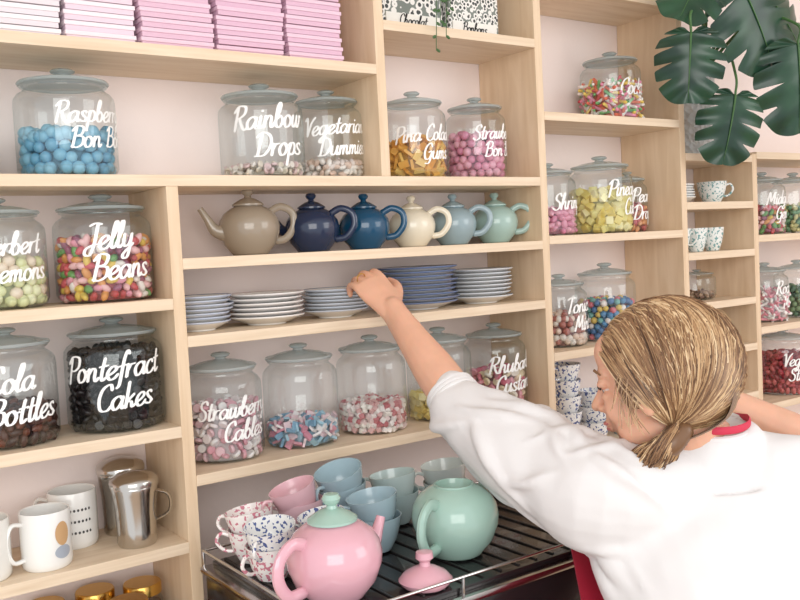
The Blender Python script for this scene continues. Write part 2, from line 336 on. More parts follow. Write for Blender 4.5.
def packet(x0,x1,z,h,lines,seed):
    mb=MB();m=bpy.data.materials.new('floral_card');m.use_nodes=True;nt=m.node_tree;b=nt.nodes['Principled BSDF']
    tc=nt.nodes.new('ShaderNodeTexCoord');n=nt.nodes.new('ShaderNodeTexVoronoi');n.inputs['Scale'].default_value=70+seed*20;nt.links.new(tc.outputs['Object'],n.inputs[0])
    cr=nt.nodes.new('ShaderNodeValToRGB');cr.color_ramp.interpolation='CONSTANT';cr.color_ramp.elements[0].color=rgb(55,60,60);cr.color_ramp.elements[1].position=.33;cr.color_ramp.elements[1].color=rgb(236,234,230)
    e=cr.color_ramp.elements.new(.6);e.color=rgb(120,128,122)
    nt.links.new(n.outputs[0],cr.inputs[0]);nt.links.new(cr.outputs[0],b.inputs['Base Color'])
    z+=.0005
    mb.add(box(x0,x1,.06,.13,z,z+h,.002),m);mb.add(box(x0+.008,x1-.008,.0575,.062,z+.006,z+.036),pmat('pack_label',(238,236,230),.6))
    V,F=text_mesh(lines);s=min(.011,(x1-x0-.03)/text_w(lines));V=V*s
    mb.add((np.stack([V[:,0]+(x0+x1)/2,np.full(len(V),.0568),V[:,1]+z+.013],1),F),pmat('ink_black',(30,30,32),.6))
    mb.obj('chocolate_box',smooth=False)
packet(.52,.68,Z['B'],.13,'Chocolat',0);packet(.70,.845,Z['B'],.15,'Bonbons',1)
mb=MB();gm=pmat('vine_green',(62,98,52),.5);
mb.add(lathe([(0,0),(.035,0),(.045,.07),(.048,.07),(.044,.065),(0,.06)],20),pmat('terracotta',(190,120,90),.8),off=(.63,.06,2.3405))
for k in range(4):
    x=.60+k*.014;L=[.33,.27,.30,.24][k]
    P=[(.63+k*.004-.01,.04,2.40),(x,.01,2.43),(x,-.02,2.39),(x+.004,-.022,2.39-L*.5),(x-.003,-.02,2.39-L)]
    Q=cat(P,6);mb.add(tube(Q,[.0009]*len(Q),5),gm)
    for i,q in enumerate(Q[8:]): mb.add(sphere(q+np.array([.005*(-1)**i,0,0]),(.006,.002,.0035),6,4,roty(.5*(-1)**i)),gm)
mb.obj('trailing_vine_plant')
# ------------------------------------------------------------------ teapots & crockery
def teapot_mesh(mb,M,r,col,lidcol=None,lid=True,low=False):
    m=pmat('glaze_%d_%d_%d'%col,col,.14,coat=.4);ml=pmat('glaze_%d_%d_%d'%(lidcol or col),lidcol or col,.14,coat=.4)
    body=[(0,0),(.55,0),(.6,.04),(.62,.08),(.85,.35),(.98,.7),(1,.92),(.95,1.15),(.82,1.36),(.6,1.52),(.46,1.58),(.46,1.62),(.42,1.62),(.40,1.5),(0,1.0)] 
    S=lambda P:[(a*r,b*r) for a,b in P]
    mb.add(lathe(S(body),36),m,M)
    if lid: mb.add(lathe(S([(.44,1.58),(.52,1.6),(.52,1.65),(.42,1.72),(.25,1.82),(.12,1.86),(.1,1.92),(.17,1.98),(.2,2.06),(.15,2.15),(0,2.18)]),28),ml,M)
    sp=[(.8,0,.75),(1.15,0,.85),(1.38,0,1.2),(1.6,0,1.55)]
    if low: sp=[(.8,0,.72),(1.1,0,.8),(1.28,0,1.05),(1.42,0,1.32)]
    mb.add(tube([np.array(q)*r for q in sp],[.3*r,.2*r,.13*r,.1*r],14,cap=False,k=5),m,M)
    hd=[(-.72,0,1.38),(-1.1,0,1.55),(-1.5,0,1.35),(-1.55,0,.9),(-1.25,0,.5),(-.88,0,.42)]
    if low: hd=[(-.78,0,1.3),(-1.1,0,1.38),(-1.42,0,1.15),(-1.48,0,.75),(-1.25,0,.38),(-.86,0,.36)]
    mb.add(tube([np.array(q)*r for q in hd],[(.1*r,.13*r)]*6,10,side=(0,1,0),k=5),m,M)
def mat4(R,t,): M=np.eye(4);M[:3,:3]=R;M[:3,3]=t;return M
for x,r,col,a in((.202,.060,(156,142,124),172),(.344,.0555,(32,46,74),140),(.472,.0545,(22,76,108),140),(.598,.052,(228,218,196),140),(.715,.0535,(148,168,174),140),(.842,.0545,(164,190,181),140)):
    mb=MB();z=Z['M1']+.0005;teapot_mesh(mb,mat4(rotz(math.radians(a)),(x,.098,z)),r,col);mb.obj('teapot',loc=(x,.098,z))
def plates(x,y,z,r,n,dz,rim,body=(244,243,240),name='stack_of_saucers',edge=None):
    mb=MB();m=pmat('china_%d_%d_%d'%body,body,.15,coat=.3);mr=pmat('china_rim_%d_%d_%d'%rim,rim,.2)
    me=pmat('china_edge_%d_%d_%d'%edge,edge,.2) if edge else m
    zz=z+.0005
    for i in range(n):
        o=(x+rng.normal()*.0024,y+rng.normal()*.0024,zz)
        mb.add(lathe([(0,.0),(.5*r,0),(.52*r,.003),(.6*r,.004),(.965*r,.0148)],40),m,off=o)
        mb.add(lathe([(.965*r,.0148),(.99*r,.0160),(r,.017),(.995*r,.0182)],40),me,off=o)
        mb.add(lathe([(.995*r,.0182),(.975*r,.0185),(.93*r,.0172)],40),mr,off=o)
        mb.add(lathe([(.93*r,.0172),(.58*r,.007),(.5*r,.0035),(0,.0035)],40),m,off=o);zz+=dz
    mb.obj(name,loc=(x,y,z))
M2=Z['M2']
plates(.088,.1,M2,.060,7,.0080,(120,135,170),edge=(196,204,220));plates(.229,.1,M2,.077,6,.0088,(215,190,190))
plates(.392,.1,M2,.070,7,.0070,(130,150,180),edge=(205,212,222));plates(.605,.1,M2,.090,9,.0095,(40,60,120),(236,238,242),'stack_of_plates',(112,130,168));plates(.785,.1,M2,.076,8,.0088,(150,168,190),edge=(222,226,230))
def cup(mb,M,r,h,col,pat=None,hang=0,handle=True):
    m=pmat('china_%d_%d_%d'%col,col,.15,coat=.3) if pat is None else pat
    mb.add(lathe([(0,0),(.55*r,0),(.58*r,.04*h),(.8*r,.35*h),(.93*r,.7*h),(r,h),(.96*r,h),(.88*r,.7*h),(.72*r,.3*h),(.4*r,.1*h),(0,.08*h)],28),m,M)
    if handle: mb.add(tube([np.array(q) for q in((.86*r,0,.78*h),(1.25*r,0,.88*h),(1.45*r,0,.62*h),(1.15*r,0,.35*h),(.8*r,0,.3*h))],[.075*r]*5,8,k=4),m,M)
def patmat(name,c0,c1,sc_,thr):
    m=bpy.data.materials.new(name);m.use_nodes=True;nt=m.node_tree;b=nt.nodes['Principled BSDF'];b.inputs['Roughness'].default_value=.15
    tc=nt.nodes.new('ShaderNodeTexCoord');n=nt.nodes.new('ShaderNodeTexNoise');n.inputs['Scale'].default_value=sc_;n.inputs['Detail'].default_value=1;nt.links.new(tc.outputs['Object'],n.inputs[0])
    cr=nt.nodes.new('ShaderNodeValToRGB');cr.color_ramp.interpolation='CONSTANT';cr.color_ramp.elements[0].color=rgb(*c0);cr.color_ramp.elements[1].position=thr;cr.color_ramp.elements[1].color=rgb(*c1)
    nt.links.new(n.outputs[0],cr.inputs[0]);nt.links.new(cr.outputs[0],b.inputs['Base Color']);return m
PBLUE=patmat('blue_floral_china',(240,240,238),(84,100,150),150,.58);PROSE=patmat('rose_floral_china',(242,236,232),(205,130,145),140,.58);PTEAL=patmat('teal_floral_china',(235,238,235),(120,165,165),150,.57)
for x0 in(1.04,1.14):
    mb=MB()
    for i in range(5 if x0<1.1 else 3): cup(mb,mat4(rotz(2.2+.3*i),(x0,.085,Z['R3']+.0005+i*.040)),.040,.052,None,PBLUE)
    mb.obj('stack_of_teacups')
mb=MB();cup(mb,mat4(rotz(-1),(1.26,.09,Z['R3']+.0005)),.05,.09,(160,190,205));mb.obj('teacup')
for k,x in enumerate((1.50,1.575,1.65)):
    mb=MB();cup(mb,mat4(rotz(-1+k),(x,.08,Z['F2']+.0005)),.033,.066,None,PTEAL);mb.obj('teacup')
mb=MB();cup(mb,mat4(rotz(-.6),(1.655,.08,Z['F1']+.0005)),.042,.06,None,PTEAL);mb.obj('teacup')
plates(1.52,.1,Z['F1'],.05,6,.007,(90,130,150))
for x in(1.51,1.64): plates(x,.1,Z['F4'],.055,7,.007,(90,130,150))
def mug(x,y,z,r,h,a,col,deco=None):
    z+=.0005;mb=MB();m=pmat('mug_%d_%d_%d'%col,col,.2,coat=.3);M=mat4(rotz(a),(x,y,z))
    mb.add(lathe([(0,0),(.9*r,0),(.97*r,.004),(r,.012),(r,h-.002),(.98*r,h),(.93*r,h-.002),(.92*r,.01),(0,.008)],36),m,M)
    mb.add(tube([np.array(q) for q in((.95*r,0,.82*h),(1.45*r,0,.84*h),(1.68*r,0,.55*h),(1.45*r,0,.22*h),(.95*r,0,.2*h))],[(.13*r,.09*r)]*5,10,side=(0,1,0),k=4),m,M)
    if deco:
        for (da,dz,w,hh,c) in deco:
            V=[];F=[]
            for i in range(9):
                for j in range(9):
                    u=-1+i/4;v=-1+j/4;k=math.sqrt(max(0,1-.5*v*v));k2=math.sqrt(max(0,1-.5*u*u))
                    aa=da+u*k*w/r/2;V.append(((r+.0006)*math.cos(aa),(r+.0006)*math.sin(aa),dz*h+v*k2*hh/2))
            F=[(i*9+j,(i+1)*9+j,(i+1)*9+j+1,i*9+j+1) for i in range(8) for j in range(8)]
            mb.add((V,F),pmat('deco_%d_%d_%d'%c,c,.4),M)
    mb.obj('coffee_mug',loc=(x,y,z))
L3=Z['L3']
mug(-.228,.055,L3,.041,.096,math.radians(195),(240,239,235),[(1.75,.62,.026,.04,(205,165,120)),(1.75,.3,.03,.022,(170,178,190))])
mug(-.160,.140,L3,.042,.10,math.radians(150),(238,237,233),[(1.9+.16*i,.7-.2*j,.004,.005,(70,70,70)) for i in range(-4,5) for j in range(3)])
mug(-.325,.06,L3,.042,.098,math.radians(180),(238,236,230),[(1.4,.6,.03,.01,(200,150,70)),(1.4,.4,.03,.01,(200,150,70))])
steel=pmat('brushed_steel',(200,196,190),.18,1)
def canister(x,y,z,r,h):
    z+=.0005;mb=MB();c=(x,y,z)
    mb.add(lathe([(0,0),(.8*r,0),(.86*r,.006),(.84*r,.2*h),(.88*r,.5*h),(.97*r,.72*h),(r,.78*h),(r,.8*h),(.96*r,.82*h)],36),steel,off=c)
    mb.add(lathe([(.96*r,.8*h),(1.04*r,.805*h),(1.05*r,.86*h),(1.0*r,.9*h),(.7*r,.96*h),(.2*r,.99*h),(0,h)],36),steel,off=c)
    mb.add(tube([(x+r*.9,y-.01,z+.7*h),(x+r*1.35,y-.02,z+.62*h),(x+r*1.35,y-.02,z+.4*h),(x+r*.85,y-.01,z+.3*h)],[(.003,.006)]*4,8,k=4),steel)
    mb.obj('metal_canister',loc=c)
canister(-.072,.06,L3,.041,.132);canister(-.066,.152,L3,.042,.142)
gold=pmat('gold_lid',(214,172,92),.25,1)
for x,y in((-.26,.05),(-.18,.055),(-.10,.05),(-.22,.14),(-.13,.145),(-.05,.12)):
    mb=MB();c=(x,y,.9305)
    mb.add(lathe([(0,0),(.034,0),(.036,.005),(.036,.09),(.031,.1),(.031,.112)],28),GLASS,off=c);mb.add(lathe([(0,.003),(.033,.003),(.033,.085),(0,.085)],20),pmat('sauce',(120,70,30),.5),off=c)
    mb.add(lathe([(.033,.105),(.035,.105),(.035,.122),(.033,.125),(0,.125)],28),gold,off=c);mb.obj('gold_lidded_jar',loc=c)
# ------------------------------------------------------------------ espresso machine with crockery on top
blk=pmat('black_enamel',(30,27,28),.25,coat=.3);chrome=pmat('chrome',(190,186,184),.18,1);dk=pmat('dark_steel',(80,76,76),.35,.9)
cm=pmat('counter_top',(60,50,46),.45,var=.1)
mb=MB();mb.add(box(-.05,.96,-.47,-.07,.0,.84),pmat('counter_front',(225,218,210),.6));mb.add(box(-.06,.98,-.49,-.055,.84,.88,.004),cm);mb.obj('service_counter',smooth=False)
mz=1.13;mf=-.47;mxr=.70
mb=MB()
mb.add(box(.0,mxr,mf,-.06,.90,mz-.02,.012),blk)
mb.add(box(.04,mxr-.04,mf+.03,-.09,.8805,.905),blk)
mb.add(box(-.005,mxr+.005,mf-.005,-.055,mz-.022,mz-.010,.004),chrome)
mb.add(box(.012,mxr-.012,mf+.012,-.072,mz-.01,mz,.002),blk)
for i in range(17): mb.add(box(.03+i*.0385,.034+i*.0385,mf+.02,-.08,mz,mz+.0025),dk)
for y in(mf+.005,-.063):
    mb.add(tube([(.0,y,mz+.018),(mxr,y,mz+.018)],[.0025,.0025],8),chrome)
    for x in(.0,.25,.5,mxr): mb.add(tube([(x,y,mz-.01),(x,y,mz+.018)],[.0025,.0025],8),chrome)
for x in(0,mxr): mb.add(tube([(x,mf+.005,mz+.018),(x,-.063,mz+.018)],[.0025,.0025],8),chrome)
for x in(.15,.38):
    mb.add(lathe([(0,-.05),(.032,-.05),(.035,0),(.03,.02)],24),chrome,off=(x,mf-.01,.99));mb.add(tube([(x,mf-.03,.96),(x,mf-.13,.95)],[.012,.014],10),blk)
mb.obj('espresso_machine')
mz+=.003
PINK=(222,170,182);MINT=(162,194,181);SKY=(170,194,203)
mb=MB();teapot_mesh(mb,mat4(rotz(math.radians(12)),(.085,-.365,mz)),.073,PINK,MINT,low=True);mb.obj('large_teapot',loc=(.085,-.365,mz))
mb=MB();teapot_mesh(mb,mat4(rotz(math.radians(22)),(.338,-.340,mz)),.074,MINT,lid=False,low=True);mb.obj('large_teapot',loc=(.338,-.340,mz))
mb=MB();mb.add(lathe([(0,0),(.034,0),(.04,.006),(.042,.01),(.033,.02),(.018,.028),(.009,.031),(.008,.037),(.014,.043),(.013,.052),(0,.055)],28),pmat('glaze_%d_%d_%d'%PINK,PINK,.12,coat=.5),off=(.212,-.42,mz));mb.obj('teapot_lid')
def pile(lst):
    mb=MB()
    for (x,y,z,r,h,a,t,col,pat) in lst: cup(mb,mat4(rotz(a)@roty(t),(x,y,z+.0005)),r,h,col,pat)
    mb.obj('stack_of_teacups' if len(lst)>1 else 'teacup')
pile([(.065,-.125,mz,.042,.055,2.6,0,None,PROSE),(.068,-.125,mz+.032,.042,.055,2.3,.14,None,PROSE)])
pile([(.05,-.225,mz,.042,.055,3.4,0,None,PROSE),(.053,-.225,mz+.032,.042,.055,3.8,.14,None,PBLUE)])
pile([(.145,-.235,mz,.040,.055,3.2,.0,None,PBLUE),(.148,-.235,mz+.032,.040,.055,2.8,.16,None,PBLUE)])
pile([(.158,-.135,mz,.042,.055,2.2,0,(228,186,194),None),(.16,-.135,mz+.03,.042,.055,2.5,.1,(230,190,198),None),(.157,-.135,mz+.06,.042,.055,2.9,.3,(226,182,190),None)])
pile([(.255,-.125,mz,.045,.06,2.6,0,SKY,None),(.255,-.125,mz+.034,.045,.06,2.9,.12,SKY,None),(.255,-.125,mz+.066,.045,.06,3.4,.3,SKY,None)])
pile([(.250,-.23,mz,.045,.06,3.3,0,SKY,None),(.252,-.23,mz+.036,.045,.06,2.9,.14,SKY,None)])
pile([(.365,-.125,mz,.045,.06,2.6,0,(180,202,202),None),(.367,-.125,mz+.033,.045,.06,2.2,.12,(190,208,206),None)])
pile([(.475,-.14,mz,.045,.06,2.8,0,(196,208,204),None),(.477,-.14,mz+.034,.045,.06,2.8,.1,(206,214,210),None)])
# ------------------------------------------------------------------ monstera
def tex_leaf():
    m=bpy.data.materials.new('monstera_leaf');m.use_nodes=True;nt=m.node_tree;b=nt.nodes['Principled BSDF'];b.inputs['Roughness'].default_value=.28
    tc=nt.nodes.new('ShaderNodeTexCoord');n=nt.nodes.new('ShaderNodeTexNoise');n.inputs['Scale'].default_value=14;nt.links.new(tc.outputs['Object'],n.inputs[0])
    cr=nt.nodes.new('ShaderNodeValToRGB');cr.color_ramp.elements[0].position=.3;cr.color_ramp.elements[0].color=rgb(20,52,40);cr.color_ramp.elements[1].position=.75;cr.color_ramp.elements[1].color=rgb(44,84,58)
    nt.links.new(n.outputs[0],cr.inputs[0]);nt.links.new(cr.outputs[0],b.inputs['Base Color']);return m
LEAF=tex_leaf();STEM=pmat('monstera_stem',(70,110,60),.5)
plant=bpy.data.objects.new('monstera_plant',None);COL.objects.link(plant);plant.location=(1.55,-.1,2.1)
def leaf(base,tipdir,normal,L,seed,stem_from):
    d=np.array(tipdir,float);d/=np.linalg.norm(d);n=np.array(normal,float);n-=d*(n@d);n/=np.linalg.norm(n);s=np.cross(d,n)
    r0=random.Random(seed);V=[];F=[]
    NT=110;NS=8;W=.50*L
    for side in(-1,1):
        cuts=[.26+.155*i+r0.uniform(-.025,.025) for i in range(4)]
        dep=[r0.uniform(.3,.5) for _ in cuts]
        b0=len(V)
        for i in range(NT+1):
            t=i/NT
            th_=math.pi*(.08+.92*t)
            rad=L*(.34+.20*math.sin(th_)**1.0)+L*.36*max(0,-math.cos(th_))**2.2
            ox=rad*math.sin(th_)*.95; oy=.30*L-rad*math.cos(th_)*1.0
            iy=min(max(0,(oy-.05*L)*.85),.98*L)
            m=1
            for c,dp in zip(cuts,dep):
                dd=abs(t-c);wd=.028
                if dd<wd: m=min(m,dp+(1-dp)*(dd/wd)**.8)
            for j in range(NS+1):
                q=j/NS*m;x=ox*q;y=iy+(oy-iy)*q**1.2
                zc=-.20*L*(x/W)**2*.7+.06*L*(x/W)-.16*L*(max(y,0)/L)**2+.004*math.sin(t*34)*q
                V.append(np.array(base)+d*y+s*side*x+n*zc)
        for i in range(NT):
            for j in range(NS):
                a=b0+i*(NS+1)+j;q=(a,a+1,a+NS+2,a+NS+1);F.append(q if side>0 else q[::-1])
    mb=MB();mb.add((V,F),LEAF)
    rib=[np.array(base)+d*y*L+n*(-.16*L*y*y+.002) for y in np.linspace(0,.93,8)];mb.add(tube(rib,[.0028*(1-.8*i/7) for i in range(8)],6),STEM)
    sf=np.array(stem_from,float);b=np.array(base);mid=(sf+b)/2+np.array([0,-.02,.1]);mb.add(tube([sf,mid,b+np.array([0,.0,.03])-d*.02,b],[.005,.004,.0035,.003],8,k=6),STEM)
    o=mb.obj('leaf');o.parent=plant;o.matrix_parent_inverse=Matrix.Translation(-plant.location)
pt=(1.60,.06,2.10)
leaf((1.47,-.15,2.28),(.42,-.2,-.85),(-.5,-.75,.45),.24,1,pt)
leaf((1.285,-.14,2.135),(-.12,.0,-1),(-.75,-.6,.3),.165,2,pt)
leaf((1.485,-.12,2.00),(-.10,.1,-.97),(-.45,-.85,.3),.175,3,pt)
leaf((1.61,-.22,2.12),(.12,0,-1),(-.5,-.8,.3),.225,4,pt)
leaf((1.37,-.12,2.30),(-.6,-.1,-.6),(-.5,-.7,.5),.17,5,pt)
leaf((1.64,-.12,2.27),(.6,-.1,-.5),(-.4,-.8,.5),.22,6,pt)
pm=bpy.data.materials.new('ribbed_ceramic');pm.use_nodes=True;nt=pm.node_tree;b=nt.nodes['Principled BSDF'];b.inputs['Base Color'].default_value=rgb(222,225,226);b.inputs['Roughness'].default_value=.4
tc=nt.nodes.new('ShaderNodeTexCoord');vo=nt.nodes.new('ShaderNodeTexVoronoi');vo.inputs['Scale'].default_value=70;bp=nt.nodes.new('ShaderNodeBump');bp.inputs['Strength'].default_value=.8;bp.inputs['Distance'].default_value=.01
nt.links.new(tc.outputs['Object'],vo.inputs[0]);nt.links.new(vo.outputs[0],bp.inputs['Height']);nt.links.new(bp.outputs[0],b.inputs['Normal'])
pz=Z['F0']+.0005
mb=MB();mb.add(lathe([(0,0),(.06,0),(.064,.005),(.072,.1),(.076,.2),(.079,.235),(.073,.235),(.069,.2),(0,.2)],36),pm,off=(1.58,.1,pz));mb.add(lathe([(0,.21),(.07,.205)],24),pmat('soil',(60,42,30),.9),off=(1.58,.1,pz));mb.obj('white_plant_pot',loc=(1.58,.1,pz))
# ------------------------------------------------------------------ woman
woman=bpy.data.objects.new('woman',None);COL.objects.link(woman);woman.location=(.56,-.75,0)
def V3(*a): return np.array(a,float)
def unit(v): v=np.asarray(v,float);return v/np.linalg.norm(v)
fb=V3(.45,.89,0);rb=V3(.89,-.45,0)
skin=pmat('skin',(226,174,146),.48,sub=.2,var=.03,vscale=20)
def bake(mbv,name,voxel,smooth,mat,disp=None,parent=woman):
    ob=mbv.obj(name)
    m=ob.modifiers.new('r','REMESH');m.mode='VOXEL';m.voxel_size=voxel;m.use_smooth_shade=True
    s=ob.modifiers.new('s','SMOOTH');s.factor=.5;s.iterations=smooth
    if disp:
        for (st,sz) in disp:
            tx=bpy.data.textures.new('folds','CLOUDS');tx.noise_scale=sz;tx.noise_depth=0;dm=ob.modifiers.new('d','DISPLACE');dm.texture=tx;dm.strength=st;dm.mid_level=.5;dm.texture_coords='GLOBAL'
    dg=bpy.context.evaluated_depsgraph_get();dg.update();me=bpy.data.meshes.new_from_object(ob.evaluated_get(dg));ob.modifiers.clear();old=ob.data;ob.data=me;bpy.data.meshes.remove(old)
    me.materials.clear();me.materials.append(mat)
    me.polygons.foreach_set('use_smooth',[True]*len(me.polygons));me.polygons.foreach_set('material_index',[0]*len(me.polygons))
    ob.parent=parent;ob.matrix_parent_inverse=Matrix.Translation(-woman.location)
    return ob
def fix(ob): ob.parent=woman;ob.matrix_parent_inverse=Matrix.Translation(-woman.location);return ob
NB=V3(.60,-.655,1.325);TC=NB+fb*.04
HIP=-.19
body=MB()
def sec(z,hw,hd,dx=0): return (V3(TC[0],TC[1],z)+fb*dx,(hw,hd))
ts=[sec(.76,.15,.10,HIP),sec(.84,.17,.115,HIP),sec(.97,.125,.095,HIP+.04),sec(1.10,.145,.105,-.09),sec(1.20,.16,.10,-.03),sec(1.28,.12,.075,-.01),sec(1.32,.055,.045,-.03)]
body.add(tube([t[0] for t in ts],[t[1] for t in ts],24,side=rb,k=4),skin)
HB=V3(TC[0],TC[1],0)+fb*HIP
for s in(-1,1):
    h=HB+rb*.085*s
    body.add(tube([h+V3(0,0,.82),h+V3(0,0,.62),h+V3(0,0,.44)+fb*.01,h+V3(0,0,.3)-fb*.01,h+V3(0,0,.07)-fb*.01],[.082,.07,.05,.05,.032],16,k=4),skin)
    body.add(tube([h+V3(0,0,.045)-fb*.03,h+V3(0,0,.04)+fb*.06,h+V3(0,0,.03)+fb*.13],[(.035,.03),(.04,.025),(.03,.015)],12,side=rb,k=3),skin)
LS,LE,LW=V3(.449,-.578,1.27),V3(.397,-.293,1.370),V3(.405,-.085,1.535)
RS,RE,RW=V3(.751,-.731,1.262),V3(.995,-.650,1.228),V3(.80,-.49,1.362)
body.add(tube([LS+rb*.07,LS,(LS+LE)/2,LE],[.05,.05,.042,.036],16,k=4),skin)
body.add(tube([LE,LE*.7+LW*.3,LE*.35+LW*.65,LW],[.038,.040,.031,(.027,.021)],16,k=4),skin)
body.add(tube([RS-rb*.07,RS,(RS+RE)/2,RE],[.048,.048,.042,.038],16,k=4),skin)
body.add(tube([RE,RE*.7+RW*.3,RE*.35+RW*.65,RW],[.038,.042,.035,(.028,.022)],16,k=4),skin)
def hand(mb,W,d,n,left,curl,nails):
    d=unit(d);n=unit(np.asarray(n)-d*(np.asarray(n)@d));s=np.cross(d,n)*(1 if left else -1)
    mb.add(tube([W-d*.015,W+d*.02,W+d*.05,W+d*.08],[(.026,.019),(.031,.017),(.037,.0155),(.038,.012)],16,side=s,k=3),skin)
    for i,(o,L,r) in enumerate(((.028,.070,.0088),(.0095,.078,.009),(-.009,.072,.0086),(-.0265,.057,.0077))):
        p0=W+d*.045+s*o*.8;p1=W+d*(.086-.004*abs(i-1))+s*o
        P=[p0,p1];a=0;cur=p1;sp=o*3.5
        for q,(fr,c) in enumerate(zip((.45,.3,.25),curl)):
            a+=math.radians(c*(1+.08*i));dd=unit(d*math.cos(a)-n*math.sin(a)+s*sp*math.cos(a));cur=cur+dd*L*fr;P.append(cur)
        mb.add(tube(P,[r*1.05,r*1.12,r*.97,r*.93,r*.8],12,k=3),skin)
        nails.add(sphere(cur-dd*.004+unit(n*math.cos(a)+d*math.sin(a))*r*.62,(.0048,.0042,.002),8,6,np.stack([dd,s,unit(n*math.cos(a)+d*math.sin(a))],1)),pmat('nail',(232,180,172),.25))
    t0=W+d*.015+s*.018-n*.004;t1=W+d*.042+s*.042-n*.012;t2=t1+unit(d*.8+s*.45-n*.35)*.034;t3=t2+unit(d*.95+s*.05-n*.4)*.027
    mb.add(tube([t0,t1,t2,t3],[.0145,.0125,.0105,.0085],12,k=4),skin)
nails=MB()
hand(body,LW,(-.08,.74,.60),(-.3,-.6,.75),True,(20,36,28),nails)
hand(body,RW,unit(RW-RE),(-.2,-.4,.9),False,(25,40,30),nails)
# head
fh0=unit(V3(-.34,.94,0));tl=math.radians(10);fh=unit(fh0*math.cos(tl)-V3(0,0,1)*math.sin(tl));uh=unit(V3(0,0,1)-fh*fh[2]);rh=np.cross(fh,uh)
HM=np.stack([fh,rh,uh],1);HC=V3(.538,-.611,1.430);S=.97
def hp(f,r,u): return HC+HM@(np.array([f,r,u])*S)
def he(c,rad,nu=24,nv=16): return sphere(hp(*c),tuple(x*S for x in rad),nu,nv,HM)
body.add(he((-.012,0,.015),(.095,.074,.092)),skin)
body.add(he((.03,0,-.04),(.062,.056,.078)),skin)
body.add(he((.068,0,-.1),(.021,.024,.018)),skin)
for s in(-1,1):
    body.add(he((.052,.033*s,-.035),(.032,.026,.032)),skin)
    body.add(he((.022,.043*s,-.072),(.045,.018,.024)),skin)
    body.add(he((-.005,.076*s,-.02),(.017,.008,.03)),skin);body.add(he((.099,.0105*s,-.036),(.009,.008,.007)),skin)
    body.add(he((.078,.031*s,.006),(.012,.017,.009)),skin);body.add(he((.074,.031*s,-.014),(.012,.016,.008)),skin)
body.add(he((.068,0,.022),(.026,.05,.018)),skin);body.add(he((.055,0,.05),(.038,.055,.04)),skin)
body.add(tube([hp(.086,0,.012),hp(.098,0,-.012),hp(.112,0,-.032)],[(.008*S,.008*S),(.009*S,.009*S),(.0115*S,.01*S)],12,k=4),skin)
body.add(he((.088,0,-.055),(.01,.02,.018)),skin);body.add(he((.092,0,-.062),(.011,.02,.005)),skin);body.add(he((.089,0,-.072),(.011,.017,.006)),skin)
body.add(tube([hp(-.03,0,-.06),(hp(-.02,0,-.1)+NB)/2,NB-V3(0,0,.02)],[.050,.047,.050],20,k=4),skin)
bake(body,'body',.0032,5,skin)
fix(nails.obj('fingernails'))
mb=MB()
for s in(-1,1):
    mb.add(he((.0735,.029*s,-.004),(.0100,.0095,.0075),16,10),pmat('eye_white',(214,200,192),.35));mb.add(he((.0812,.029*s,-.004),(.0032,.0050,.0050),12,8),pmat('iris',(70,80,88),.2))
    mb.add(tube([hp(.094,.014*s,.022),hp(.09,.032*s,.029),hp(.074,.05*s,.022)],[.0018,.0026,.0014],6,k=4),pmat('brow',(140,104,74),.7))
    mb.add(tube([hp(.086,.016*s,.001),hp(.0895,.030*s,.003),hp(.082,.042*s,-.001),hp(.079,.050*s,-.001)],[.001,.0024,.002,.001],6,k=4),pmat('lash',(50,36,30),.7))
fix(mb.obj('eyes'))
mb=MB();mb.add(he((.0945,0,-.0615),(.010,.020,.0048)),pmat('lips',(200,124,120),.4));mb.add(he((.0915,0,-.0705),(.010,.016,.0055)),pmat('lips',(0,0,0)));fix(mb.obj('lips'))
# hair
HCOL=((86,60,42),(116,84,58),(146,110,78),(176,140,102),(206,172,130),(226,198,158))
hc=[pmat('hair_%d'%i,c,.36,spec=.45) for i,c in enumerate(HCOL)]
hb=MB()
CEN=np.array([-.022,0,.018]);RAD=np.array([.114,.091,.106])
base=sphere(HC+HM@(CEN*S),tuple(RAD*.965*S),40,28,HM);V=np.array(base[0]);loc=(V-HC)@HM/S
keep=[f for f in base[1] if not any((loc[i][0]>.045 and loc[i][2]<.07) or (loc[i][2]<-.045 and loc[i][0]>-.005) for i in f)]
hb.add((V,keep),hc[1])
knot=np.array([-.028,-.070,-.090]);ku=(knot-CEN)/RAD
for i in range(3300):
    t=rng.random()**.8
    b=rng.random()
    st=np.array([1.05*math.cos(t*1.75+.3),(b-.5)*.10-.06,1.0*math.sin(t*1.75+.3)+.02])
    if rng.random()<.32:
        s=1 if rng.random()<.3 else -1
        q=rng.random()
        st=np.array([.60-.95*q,s*.97,.50-.90*q+rng.normal()*.06]);mid=(st+ku)/2+(np.array([-.35+.25*rng.random(),-.15,.0]) if s<0 else np.array([-1.0,.35,-.1]));key=q*2+s
    else:
        mL=np.array([.55-1.5*t,-1.05,.5-.45*t]);mR=np.array([-.55-.6*t,1.2-.7*t,.35-.1*t])
        mid=mL*(1-b)+mR*b;mid=mid+np.array([-.55,0,.15])*(1-abs(2*b-1))
        mid=mid+rng.normal(size=3)*.07;key=b*3.1+t*.8
    P=[];lay=1+rng.normal()*.011;ph=rng.uniform(0,6)
    for j in range(15):
        w=j/14;q=(1-w)**2*st+2*w*(1-w)*mid+w*w*ku
        kk=lay*(1+.010*math.sin(w*8+key*7))*(1+.02*w*w)*(1+.012*math.sin(key*20))
        q=CEN+q/np.linalg.norm(q)*RAD*kk;P.append(HC+HM@(q*S))
    v=2.6+1.2*math.sin(key*9.0)+.8*math.sin(key*23+1)+rng.normal()*.75+(.6 if t<.4 else -.1)
    c=hc[int(min(5,max(0,round(v))))]
    r=rng.uniform(.0006,.0015);hb.add(tube(P,[r*.5]+[r]*13+[r*.8],4,cap=False),c)
